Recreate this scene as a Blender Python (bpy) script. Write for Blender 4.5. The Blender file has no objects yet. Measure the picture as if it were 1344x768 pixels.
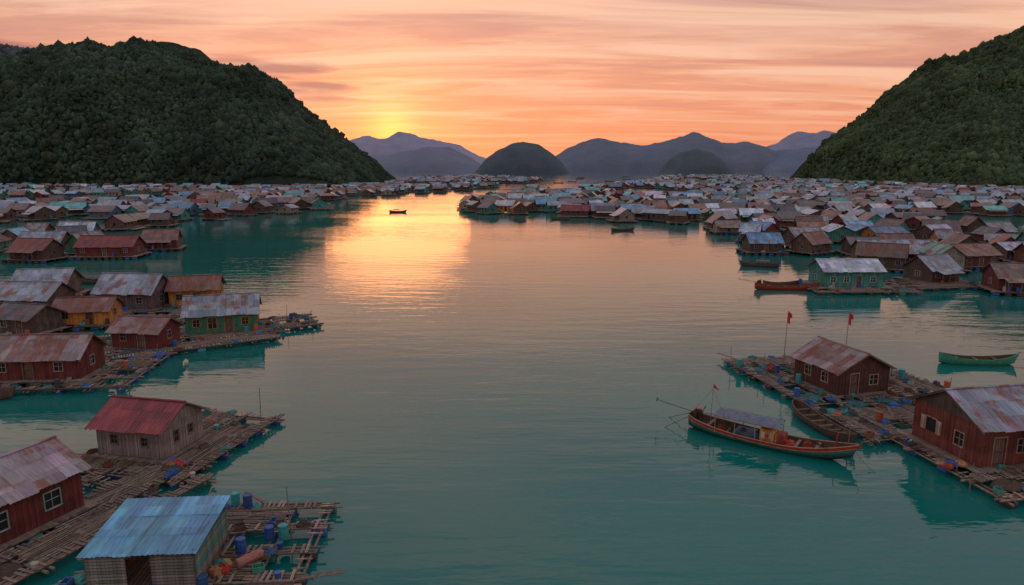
import bpy, math, random
import numpy as np
from mathutils import Vector, Matrix, noise
R=random.Random(11)
scene=bpy.context.scene
scene.view_settings.view_transform='Standard'
scene.view_settings.look='None'
scene.view_settings.exposure=0

# ------------------------------------------------------------ materials
MATS={}
def newmat(name):
    m=bpy.data.materials.new(name); m.use_nodes=True
    nt=m.node_tree; nt.nodes.clear()
    out=nt.nodes.new('ShaderNodeOutputMaterial'); b=nt.nodes.new('ShaderNodeBsdfPrincipled')
    nt.links.new(b.outputs[0],out.inputs[0]); MATS[name]=m
    return m,nt,b
def math_(nt,op,a,b=None,clamp=False):
    n=nt.nodes.new('ShaderNodeMath'); n.operation=op; n.use_clamp=clamp
    for i,x in enumerate((a,b)):
        if x is None: continue
        if isinstance(x,(int,float)): n.inputs[i].default_value=x
        else: nt.links.new(x,n.inputs[i])
    return n.outputs[0]
def mixc(nt,fac,a,b,mode='MIX'):
    n=nt.nodes.new('ShaderNodeMix'); n.data_type='RGBA'; n.blend_type=mode
    for i,x in ((0,fac),(6,a),(7,b)):
        if isinstance(x,(int,float)): n.inputs[i].default_value=x
        elif isinstance(x,tuple): n.inputs[i].default_value=(x[0],x[1],x[2],1)
        else: nt.links.new(x,n.inputs[i])
    return n.outputs[2]
def ramp(nt,fac,stops):
    n=nt.nodes.new('ShaderNodeValToRGB'); cr=n.color_ramp
    while len(cr.elements)<len(stops): cr.elements.new(.5)
    for e,(p,c) in zip(cr.elements,stops):
        e.position=p; e.color=(c[0],c[1],c[2],1) if isinstance(c,tuple) else (c,c,c,1)
    nt.links.new(fac,n.inputs[0]); return n.outputs[0]
def uvmap(nt,sx,sy):
    u=nt.nodes.new('ShaderNodeUVMap'); u.uv_map='UVMap'
    m=nt.nodes.new('ShaderNodeMapping'); m.inputs['Scale'].default_value=(sx,sy,1)
    nt.links.new(u.outputs[0],m.inputs[0]); return m.outputs[0]
def tex(nt,vec,scale,detail=4,rough=.6):
    n=nt.nodes.new('ShaderNodeTexNoise'); n.inputs['Scale'].default_value=scale
    n.inputs['Detail'].default_value=detail; n.inputs['Roughness'].default_value=rough
    nt.links.new(vec,n.inputs['Vector']); return n.outputs[0]
def colattr(nt):
    a=nt.nodes.new('ShaderNodeAttribute'); a.attribute_name='Col'; return a.outputs['Color']
def bump(nt,b,h,dist,strength=1):
    n=nt.nodes.new('ShaderNodeBump'); n.inputs['Distance'].default_value=dist; n.inputs['Strength'].default_value=strength
    nt.links.new(h,n.inputs['Height']); nt.links.new(n.outputs[0],b.inputs['Normal'])

def mk_plank(name,pw,wear,rough,wearcol):
    m,nt,b=newmat(name)
    v=uvmap(nt,1/pw,.25)
    sep=nt.nodes.new('ShaderNodeSeparateXYZ'); nt.links.new(v,sep.inputs[0])
    fl=math_(nt,'FLOOR',sep.outputs[0]); fr=math_(nt,'FRACT',sep.outputs[0])
    wn=nt.nodes.new('ShaderNodeTexWhiteNoise'); wn.noise_dimensions='1D'; nt.links.new(fl,wn.inputs['W'])
    var=math_(nt,'ADD',math_(nt,'MULTIPLY',wn.outputs[0],.6),.65)
    gap=math_(nt,'LESS_THAN',fr,.08)
    st=tex(nt,uvmap(nt,9,.8),1.0,3,.7)
    c=mixc(nt,1,colattr(nt),var,'MULTIPLY')
    w=ramp(nt,st,[(.45,0.0),(.72,1.0)])
    c=mixc(nt,math_(nt,'MULTIPLY',w,wear),c,wearcol)
    big=tex(nt,uvmap(nt,.7,.7),1.0,2,.6)
    c=mixc(nt,1,c,ramp(nt,big,[(.3,.5),(.65,1.1)]),'MULTIPLY')
    c=mixc(nt,math_(nt,'MULTIPLY',gap,.8),c,(.01,.01,.01))
    nt.links.new(c,b.inputs['Base Color']); b.inputs['Roughness'].default_value=rough
mk_plank('wood',.19,.5,.85,(.30,.28,.27))
mk_plank('paint',.17,.24,.7,(.20,.15,.13))

def mk_roof(name,lo,hi,amt,painted_corr):
    m,nt,b=newmat(name)
    u=uvmap(nt,1/.86,1/2.1)
    fl=nt.nodes.new('ShaderNodeVectorMath'); fl.operation='FLOOR'; nt.links.new(u,fl.inputs[0])
    wn=nt.nodes.new('ShaderNodeTexWhiteNoise'); wn.noise_dimensions='2D'; nt.links.new(fl.outputs[0],wn.inputs['Vector'])
    st=tex(nt,uvmap(nt,4.5,.55),1,4,.72)
    big=tex(nt,uvmap(nt,.45,.4),1,3,.65)
    s=math_(nt,'ADD',math_(nt,'MULTIPLY',st,.5),math_(nt,'MULTIPLY',big,.6))
    s=math_(nt,'ADD',s,math_(nt,'MULTIPLY',math_(nt,'SUBTRACT',wn.outputs[0],.5),.24))
    mask=math_(nt,'MULTIPLY',ramp(nt,s,[(lo,0.0),(hi,1.0)]),amt)
    base=mixc(nt,1,colattr(nt),math_(nt,'ADD',math_(nt,'MULTIPLY',wn.outputs[0],.55),.68),'MULTIPLY')
    base=mixc(nt,1,base,ramp(nt,st,[(.3,.6),(.7,1.35)]),'MULTIPLY')
    if painted_corr:
        sx=nt.nodes.new('ShaderNodeSeparateXYZ'); nt.links.new(uvmap(nt,6.2832/.5,1),sx.inputs[0])
        base=mixc(nt,1,base,math_(nt,'ADD',math_(nt,'MULTIPLY',math_(nt,'SINE',sx.outputs[0]),.12),.95),'MULTIPLY')  # light and dark stripes painted in place of corrugation shading on flat sheets
    rust=ramp(nt,st,[(.3,(.06,.028,.022)),(.55,(.18,.075,.05)),(.75,(.28,.16,.12))])
    c=mixc(nt,mask,base,rust)
    nt.links.new(c,b.inputs['Base Color'])
    b.inputs['Metallic'].default_value=.25
    nt.links.new(math_(nt,'ADD',math_(nt,'MULTIPLY',mask,.4),.34),b.inputs['Roughness'])
mk_roof('roof_metal',.57,.68,.88,False)
mk_roof('roof_rusty',.46,.62,.9,False)
mk_roof('roof_clean',.66,.82,.55,False)
mk_roof('roof_sheet',.60,.76,.7,True)

def mk_simple(name,rough,nscale,lo,hi,bmp=0,metal=0,spec=.5):
    m,nt,b=newmat(name)
    tc=nt.nodes.new('ShaderNodeTexCoord')
    n=tex(nt,tc.outputs['Object'],nscale,3,.65)
    c=mixc(nt,1,colattr(nt),ramp(nt,n,[(.3,lo),(.7,hi)]),'MULTIPLY')
    nt.links.new(c,b.inputs['Base Color']); b.inputs['Roughness'].default_value=rough
    b.inputs['Metallic'].default_value=metal; b.inputs['Specular IOR Level'].default_value=spec
    if bmp: bump(nt,b,n,bmp)
mk_simple('log',.85,5,.5,1.3)
mk_simple('plastic',.55,6,.55,1.15)
mk_simple('cloth',.9,4,.55,1.2,.03)
mk_simple('hull',.45,3,.6,1.15)
mk_simple('steel',.4,9,.5,1.1,.0,.6)
m,nt,b=newmat('glass'); b.inputs['Base Color'].default_value=(.02,.025,.03,1); b.inputs['Roughness'].default_value=.12
MLIST=list(MATS.keys()); MIDX={k:i for i,k in enumerate(MLIST)}

# ------------------------------------------------------------ mesh builder
class MB:
    def __init__(s): s.v=[];s.f=[];s.m=[];s.c=[];s.uv=[];s.M=None;s.uo=R.random()*50
    def face(s,pts,mat,col,uv=None):
        i=len(s.v); P=[Vector(p) for p in pts]
        if uv is None:
            e1=(P[1]-P[0]).normalized(); n=e1.cross(P[-1]-P[0]); e2=n.cross(e1)
            if e2.length>1e-9: e2.normalize()
            uv=[((p-P[0]).dot(e1)+s.uo,(p-P[0]).dot(e2)+s.uo*.37) for p in P]
        if s.M is not None: P=[s.M@p for p in P]
        s.v.extend([tuple(p) for p in P]); s.f.append(tuple(range(i,i+len(P))))
        s.m.append(MIDX[mat]); s.c.append(col); s.uv.extend(uv)
    def slab(s,o,d,n,u0,u1,t0,t1,z0,z1,mat,col):
        o=Vector(o);d=Vector(d);n=Vector(n);k=Vector((0,0,1))
        p=lambda u,t,z:o+d*u+n*t+k*z
        s.face([p(u0,t1,z0),p(u1,t1,z0),p(u1,t1,z1),p(u0,t1,z1)],mat,col)
        s.face([p(u1,t0,z0),p(u0,t0,z0),p(u0,t0,z1),p(u1,t0,z1)],mat,col)
        s.face([p(u0,t0,z0),p(u0,t1,z0),p(u0,t1,z1),p(u0,t0,z1)],mat,col)
        s.face([p(u1,t1,z0),p(u1,t0,z0),p(u1,t0,z1),p(u1,t1,z1)],mat,col)
        s.face([p(u0,t1,z1),p(u1,t1,z1),p(u1,t0,z1),p(u0,t0,z1)],mat,col)
        s.face([p(u0,t0,z0),p(u1,t0,z0),p(u1,t1,z0),p(u0,t1,z0)],mat,col)
    def box(s,c,sz,mat,col,rz=0):
        d=(math.cos(rz),math.sin(rz),0); n=(math.sin(rz),-math.cos(rz),0)
        s.slab(c,d,n,-sz[0]/2,sz[0]/2,-sz[1]/2,sz[1]/2,-sz[2]/2,sz[2]/2,mat,col)
    def cyl(s,p0,p1,r0,r1=None,seg=7,mat='log',col=(.2,.2,.2),caps=True):
        p0=Vector(p0);p1=Vector(p1);r1=r0 if r1 is None else r1
        a=(p1-p0); Ln=a.length
        if Ln<1e-6: return
        a.normalize(); x=a.orthogonal().normalized(); y=a.cross(x)
        A=[];B=[]
        for i in range(seg):
            t=2*math.pi*i/seg; q=x*math.cos(t)+y*math.sin(t); A.append(p0+q*r0);B.append(p1+q*r1)
        for i in range(seg):
            j=(i+1)%seg; s.face([A[i],A[j],B[j],B[i]],mat,col)
        if caps: s.face(A[::-1],mat,col); s.face(B,mat,col)
    def drum(s,c,r,h,col,axis='z',rz=0):
        ax=Vector((0,0,1)) if axis=='z' else Vector((math.cos(rz),math.sin(rz),0))
        c=Vector(c)
        prof=[(-.5,.86),(-.46,1),(-.2,1),(-.17,1.05),(-.14,1),(.14,1),(.17,1.05),(.2,1),(.46,1),(.5,.86)]
        for (a,ra),(b_,rb) in zip(prof[:-1],prof[1:]):
            s.cyl(c+ax*a*h,c+ax*b_*h,r*ra,r*rb,10,'plastic',col,False)
        s.cyl(c+ax*(-.5*h),c+ax*(-.49*h),r*.86,r*.86,10,'plastic',col); s.cyl(c+ax*.47*h,c+ax*.49*h,r*.84,r*.84,10,'plastic',col)
    def heap(s,c,rx,ry,h,mat,col,seed):
        n=9;rows=4;c=Vector(c);rings=[]
        for j in range(rows+1):
            ph=j/rows*math.pi/2; ring=[]
            for i in range(n):
                t=2*math.pi*i/n; w=1+.45*noise.noise(Vector((math.cos(t)*1.9,math.sin(t)*1.9,seed+j*.8)))
                ring.append(c+Vector((math.cos(t)*rx*math.cos(ph)*w,math.sin(t)*ry*math.cos(ph)*w,h*math.sin(ph)*w)))
            rings.append(ring)
        for j in range(rows):
            for i in range(n):
                k=(i+1)%n; s.face([rings[j][i],rings[j][k],rings[j+1][k],rings[j+1][i]],mat,col)
    def obj(s,name,parent=None,smooth=False):
        if not s.f: return None
        me=bpy.data.meshes.new(name); me.from_pydata(s.v,[],s.f)
        used=sorted(set(s.m)); rm={u:i for i,u in enumerate(used)}
        for u in used: me.materials.append(MATS[MLIST[u]])
        me.polygons.foreach_set('material_index',[rm[x] for x in s.m])
        uvl=me.uv_layers.new(name='UVMap'); uvl.data.foreach_set('uv',[x for p in s.uv for x in p])
        ca=me.color_attributes.new('Col','FLOAT_COLOR','CORNER')
        buf=[]
        for f,c in zip(s.f,s.c): buf.extend((c[0],c[1],c[2],1.0)*len(f))
        ca.data.foreach_set('color',buf)
        if smooth: me.polygons.foreach_set('use_smooth',[True]*len(s.f))
        me.update()
        o=bpy.data.objects.new(name,me); scene.collection.objects.link(o)
        if parent: o.parent=parent
        return o
def empty(name,x,y,z=0,rot=0):
    e=bpy.data.objects.new(name,None); scene.collection.objects.link(e)
    e.location=(x,y,z); e.rotation_euler=(0,0,math.radians(rot)); e.empty_display_size=.5
    return e
def jit(c,a=.15,r=None):
    k=1+(R.random()*2-1)*a
    return tuple(max(0,min(1,x*k*(1+(R.random()*2-1)*a*.3))) for x in c)

# palette
GREYW=(.26,.255,.26); MAROON=(.13,.026,.026); BRICK=(.19,.05,.038); TEAL=(.03,.27,.26); GREEN=(.03,.24,.15)
ORANGE=(.50,.22,.04); BROWN=(.12,.08,.06); DKW=(.07,.058,.055); BLUEW=(.05,.17,.30)
R_GREY=(.22,.29,.38); R_BLUE=(.10,.27,.46); R_TEAL=(.05,.34,.36); R_MAR=(.17,.03,.04); R_RUST=(.18,.11,.10); R_PALE=(.36,.46,.58); R_DK=(.08,.09,.11)
BAMB=(.19,.155,.13)
D_BLUE=(.02,.10,.38); D_TEAL=(.03,.3,.33); D_OR=(.36,.09,.04)

# ------------------------------------------------------------ hero/detailed house
def wall(mw,mn,md,o,d,length,h,ops,wmat,wc,trim,det,seedbat=True):
    d=Vector(d); n=Vector((d.y,-d.x,0)); T=.12
    ops=sorted(ops,key=lambda a:a[0]); cur=0
    for (uc,w,v0,v1,kind) in ops:
        a,b_=uc-w/2,uc+w/2
        mw.slab(o,d,n,cur,a,-T,0,0,h,wmat,wc)
        if v0>0: mw.slab(o,d,n,a,b_,-T,0,0,v0,wmat,wc)
        mw.slab(o,d,n,a,b_,-T,0,v1,h,wmat,wc)
        cur=b_
        tgt=md if kind=='d' else mn
        f=.07
        tgt.slab(o,d,n,a-f,a,.003,.045,v0-.02 if v0>0 else 0,v1+f,'paint',trim)
        tgt.slab(o,d,n,b_,b_+f,.003,.045,v0-.02 if v0>0 else 0,v1+f,'paint',trim)
        tgt.slab(o,d,n,a,b_,.003,.045,v1,v1+f,'paint',trim)
        if kind=='w':
            tgt.slab(o,d,n,a-f,b_+f,-.02,.09,v0-.08,v0-.022,'paint',trim)
            tgt.slab(o,d,n,a,b_,-.09,-.075,v0,v1,'glass',(0,0,0))
            if det>0:
                tgt.slab(o,d,n,(a+b_)/2-.02,(a+b_)/2+.02,-.07,-.02,v0,v1,'paint',trim)
                tgt.slab(o,d,n,a,b_,-.065,-.03,(v0+v1)/2-.02,(v0+v1)/2+.02,'paint',trim)
        elif kind=='s': # open shutters
            tgt.slab(o,d,n,a,b_,-.115,-.10,v0,v1,'glass',(0,0,0))
            tgt.slab(o,d,n,a-f-.45,a-f-.01,.01,.05,v0,v1,'paint',trim)
            tgt.slab(o,d,n,b_+f+.01,b_+f+.45,.01,.05,v0,v1,'paint',trim)
        else:
            tgt.slab(o,d,n,a,b_,-.10,-.06,0,v1,'wood',jit((.09,.06,.05)))
            if det>0:
                tgt.slab(o,d,n,a+.1,b_-.1,-.055,-.04,.15,v1*.45,'wood',jit((.13,.08,.06)))
                tgt.slab(o,d,n,a+.1,b_-.1,-.055,-.04,v1*.52,v1-.12,'wood',jit((.13,.08,.06)))
                tgt.slab(o,d,n,b_-.16,b_-.11,-.05,-.01,.9,1.02,'steel',(.3,.3,.3))
    mw.slab(o,d,n,cur,length,-T,0,0,h,wmat,wc)
    if det>1:
        u=.02
        while u<length-.05:
            if not any(abs(u-uc)<w/2+.14 for (uc,w,_,_,_) in ops):
                mw.slab(o,d,n,u,u+.045,.002,.024,.0,h-.01,wmat,jit(wc,.25))
            u+=.32+R.random()*.05
def slope(mr,x0,x1,p_e,p_r,rmat,rc,det,var=.3):
    sl=math.hypot(p_r[0]-p_e[0],p_r[1]-p_e[1])
    if det==0:
        mr.face([(x0,p_e[0],p_e[1]),(x1,p_e[0],p_e[1]),(x1,p_r[0],p_r[1]),(x0,p_r[0],p_r[1])],'roof_sheet' ,rc); return
    st=.06 if det>1 else .12; nc=max(2,int((x1-x0)/st)); nr=3 if sl>2.4 else 2
    cols={}
    edge={k:(R.random()-.5)*.18 for k in range(0,60)}
    for r in range(nr):
        a,b_=r/nr,(r+1)/nr
        for i in range(nc):
            xa=x0+(x1-x0)*i/nc; xb=x0+(x1-x0)*(i+1)/nc
            sh=int((xa-x0)/.86); key=(sh,r)
            if key not in cols: cols[key]=(jit(rc,var),R.random()*.018)
            cc,lift=cols[key]
            za=.02*math.sin(xa*6.2832/.24)+lift; zb=.02*math.sin(xb*6.2832/.24)+lift
            aa=a-.02 if r else a-edge[sh]/sl
            def P(x,t,dz): return (x,p_e[0]+(p_r[0]-p_e[0])*t,p_e[1]+(p_r[1]-p_e[1])*t+dz)
            mr.face([P(xa,aa,za+.012*(r<nr)),P(xb,aa,zb+.012),P(xb,b_,zb),P(xa,b_,za)],rmat,cc,
              [(xa+mr.uo,aa*sl+mr.uo),(xb+mr.uo,aa*sl+mr.uo),(xb+mr.uo,b_*sl+mr.uo),(xa+mr.uo,b_*sl+mr.uo)])
def house(name,x,y,rot,L,W,h,rise,wc,rc,ops={},wmat='paint',rmat='roof_metal',det=2,oh=.55,dz=.75,trim=(.35,.36,.34),deck=1.0,porch=None,gcol=None,float_=True):
    root=empty(name,x,y,0,rot)
    mw,mr,mn,md,mp=MB(),MB(),MB(),MB(),MB()
    T=Matrix.Translation((0,0,dz))
    for q in (mw,mr,mn,md): q.M=T
    g=wc if gcol is None else gcol
    wall(mw,mn,md,(-L/2,-W/2,0),(1,0,0),L,h,ops.get('F',[]),wmat,wc,trim,det)
    wall(mw,mn,md,(L/2,W/2,0),(-1,0,0),L,h,ops.get('B',[]),wmat,wc,trim,det)
    wall(mw,mn,md,(L/2,-W/2+.121,0),(0,1,0),W-.242,h,ops.get('R',[]),wmat,wc,trim,det)
    wall(mw,mn,md,(-L/2,W/2-.121,0),(0,-1,0),W-.242,h,ops.get('L',[]),wmat,wc,trim,det)
    for sx in (-1,1):
        for xx in (sx*L/2,sx*(L/2-.1)):
            pts=[(xx,-W/2*sx,h+.002),(xx,W/2*sx,h+.002),(xx,0,h+rise)]
            mw.face(pts,wmat,g)
    s=rise/(W/2); ez=h-s*oh; og=.45
    for sg in (-1,1):
        slope(mr,-L/2-og,L/2+og,(sg*(W/2+oh),ez+.07),(0,h+rise+.07),rmat,rc,det)
        if det>0:
            for sx in (-1,1):
                mr.cyl((sx*(L/2+og-.04),sg*(W/2+oh),ez),(sx*(L/2+og-.04),0,h+rise),.06,.06,4,'wood',jit((.16,.13,.11)))
            nr=int(L/1.1)
            for i in range(nr+1):
                xx=-L/2+L*i/nr
                mr.cyl((xx,sg*(W/2+oh-.05),ez-.02),(xx,sg*.1,h+rise-.05),.04,.04,4,'wood',DKW)
    if det>0:
        mr.cyl((-L/2-og,0,h+rise+.08),(L/2+og,0,h+rise+.08),.11,.11,6,rmat,jit(rc,.2))
    if porch:
        sg,x0,x1,dp=porch
        slope(mr,x0,x1,(sg*(W/2+dp+.3),h*.72),(sg*(W/2+.02),h*.98),rmat,jit(rc,.3),max(det,1))
        for i in range(4):
            xx=x0+.2+(x1-x0-.4)*i/3
            mr.cyl((xx,sg*(W/2+dp),0),(xx,sg*(W/2+dp),h*.73),.05,.05,5,'log',jit(BAMB))
    if deck>0:
        dl,dw=L+2*deck,W+2*deck
        if det>1:
            u=-dl/2
            while u<dl/2-.1:
                w=.2; e=(R.random()-.5)*.25
                mp.box((u+w/2,e,dz-.05),(w,dw+(R.random()-.5)*.3,.05),'wood',jit(BAMB,.35)); u+=.225
        else: mp.box((0,0,dz-.06),(dl,dw,.08),'wood',jit(BAMB,.3))
        for i in range(4):
            yy=-dw/2+.3+(dw-.6)*i/3
            mp.cyl((-dl/2-.3,yy,dz-.2),(dl/2+.3,yy,dz-.2),.1,.1,6,'log',jit(BAMB,.3))
        if float_:
            nb=max(3,int(dl/1.5))
            for i in range(nb):
                for yy in (-dw/2+.35,dw/2-.35):
                    xx=-dl/2+.5+(dl-1)*i/(nb-1)
                    if det>1: mp.drum((xx,yy,.2),.29,.9,jit(R.choice([D_BLUE,D_BLUE,DKW,D_TEAL]),.3),'x',0)
                    else: mp.cyl((xx-.5,yy,.2),(xx+.5,yy,.2),.29,.29,7,'plastic',jit(R.choice([D_BLUE,DKW,DKW]),.3))
        for i in range(3):
            for j in range(3):
                mp.cyl((-L/2+L*i/2,-W/2+W*j/2,-.5),(-L/2+L*i/2,-W/2+W*j/2,dz-.01),.08,.08,6,'log',DKW)
        if det==1:
            for k in range(6):
                px=(R.random()-.5)*dl*.9; py=R.choice((-1,1))*(W/2+deck*.55)
                c=jit(R.choice([D_BLUE,D_BLUE,D_TEAL,D_OR,(.3,.3,.3),(.05,.05,.05)]),.3)
                if R.random()<.5: mp.cyl((px,py,dz),(px,py,dz+.8),.28,.28,8,'plastic',c)
                else: mp.heap((px,py,dz-.02),.6,.4,.4,'cloth',c,R.random()*50)
    mw.obj('walls',root); mr.obj('roof',root); mn.obj('windows',root); md.obj('door',root); mp.obj('platform',root)
    return root

# ------------------------------------------------------------ raft
def raft(name,x,y,rot,L,W,nx,ny,fill=.4,holes=True,net=.2,clut=14):
    root=empty(name,x,y,0,rot)
    mp,mf,mc=MB(),MB(),MB()
    X=[-L/2+L*i/nx for i in range(nx+1)]; Y=[-W/2+W*j/ny for j in range(ny+1)]
    for xx in X:
        for o in (-.22,.2):
            mp.cyl((xx+o+(R.random()-.5)*.1,-W/2-.3-R.random()*.6,.36),(xx+o+(R.random()-.5)*.1,W/2+.3+R.random()*.6,.36+(R.random()-.5)*.06),.09,.07,6,'log',jit(BAMB,.4))
    for yy in Y:
        for o in (-.3,-.02,.27):
            mp.cyl((-L/2-.3-R.random()*.8,yy+o+(R.random()-.5)*.1,.53),(L/2+.3+R.random()*.8,yy+o+(R.random()-.5)*.1,.53+(R.random()-.5)*.05),.085,.07,6,'log',jit(BAMB,.4))
    for yy in Y:
        u=-L/2
        while u<L/2:
            if R.random()<.6:
                mp.box((u,yy,.64+R.random()*.02),(.16,.85+R.random()*.25,.03),'wood',jit((.24,.20,.17),.45),(R.random()-.5)*.15)
            u+=.24+R.random()*.12
    for xx in X:
        v=-W/2
        while v<W/2:
            if R.random()<.35:
                mp.box((xx,v,.635),(.75+R.random()*.2,.15,.03),'wood',jit((.24,.20,.17),.45),(R.random()-.5)*.2)
            v+=.3
    for i in range(nx):
        for j in range(ny):
            r=R.random(); x0,x1=X[i]+.35,X[i+1]-.35; y0,y1=Y[j]+.35,Y[j+1]-.35
            if r<fill:
                v=y0
                while v<y1:
                    mp.cyl((x0-.4,v,.66+R.random()*.03),(x1+.4,v+(R.random()-.5)*.12,.66+R.random()*.03),.05,.04,5,'log',jit(BAMB,.45)); v+=.16+R.random()*.1
            elif r<fill+net:
                mc.heap(((x0+x1)/2,(y0+y1)/2,.45),(x1-x0)*.5,(y1-y0)*.5,.25+R.random()*.2,'cloth',jit(R.choice([(.03,.05,.05),(.02,.12,.14),(.05,.04,.03)]),.3),R.random()*50)
    for xx in X:
        for yy in Y:
            if R.random()<.8:
                mf.drum((xx+.0,yy+(R.random()-.5)*.5,.12),.27,.9,jit(R.choice([D_BLUE,D_BLUE,(.03,.03,.035),D_TEAL]),.4),'x',R.choice([0,math.pi/2]))
    for k in range(int(clut*1.6)):
        if R.random()<.5: px,py=R.choice(X)+(R.random()-.5)*.5,(R.random()-.5)*W
        else: px,py=(R.random()-.5)*L,R.choice(Y)+(R.random()-.5)*.5
        t=R.random(); z=.66
        if t<.10: mc.drum((px,py,z+.42),.28,.84,jit(R.choice([D_BLUE,D_BLUE,D_TEAL,D_OR,(.05,.05,.06)]),.3))
        elif t<.32: 
            c=jit(R.choice([(.3,.3,.28),(.05,.18,.4),(.20,.08,.05),(.04,.25,.2),(.12,.1,.08)]),.3); a=R.random()*3
            mc.box((px,py,z+.04),(.6,.42,.06),'plastic',c,a)
            for q in (-1,1):
                mc.box((px-math.sin(a)*.2*q,py+math.cos(a)*.2*q,z+.2),(.6,.03,.26),'plastic',c,a)
                mc.box((px+math.cos(a)*.28*q,py+math.sin(a)*.28*q,z+.2),(.03,.36,.26),'plastic',c,a)
        elif t<.40: mc.cyl((px,py,z),(px,py,z+.34),.15,.2,9,'plastic',jit(R.choice([(.4,.4,.4),D_BLUE,D_TEAL]),.3))
        elif t<.75: mc.heap((px,py,z),.25+R.random()*.4,.2+R.random()*.35,.15+R.random()*.25,'cloth',jit(R.choice([(.02,.12,.40),(.02,.12,.40),(.05,.05,.05),(.08,.07,.06),(.03,.2,.2),(.16,.06,.04),(.25,.22,.18)]),.35),R.random()*99)
        elif t<.88:
            a=R.random()*3; q=1.2+R.random()*1.6
            for w in range(4): mc.cyl((px,py+w*.08,z+.05+.03*(w%2)),(px+math.cos(a)*q,py+math.sin(a)*q+w*.08,z+.06),.035,.03,5,'log',jit(BAMB,.4))
        else: mc.cyl((px,py,.3),(px+(R.random()-.5)*.3,py,1.3+R.random()*1.0),.035,.025,5,'log',jit(BAMB,.3))
    mp.obj('bamboo_frame',root); mf.obj('float_drums',root); mc.obj('fishing_gear',root)
    return root

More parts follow.
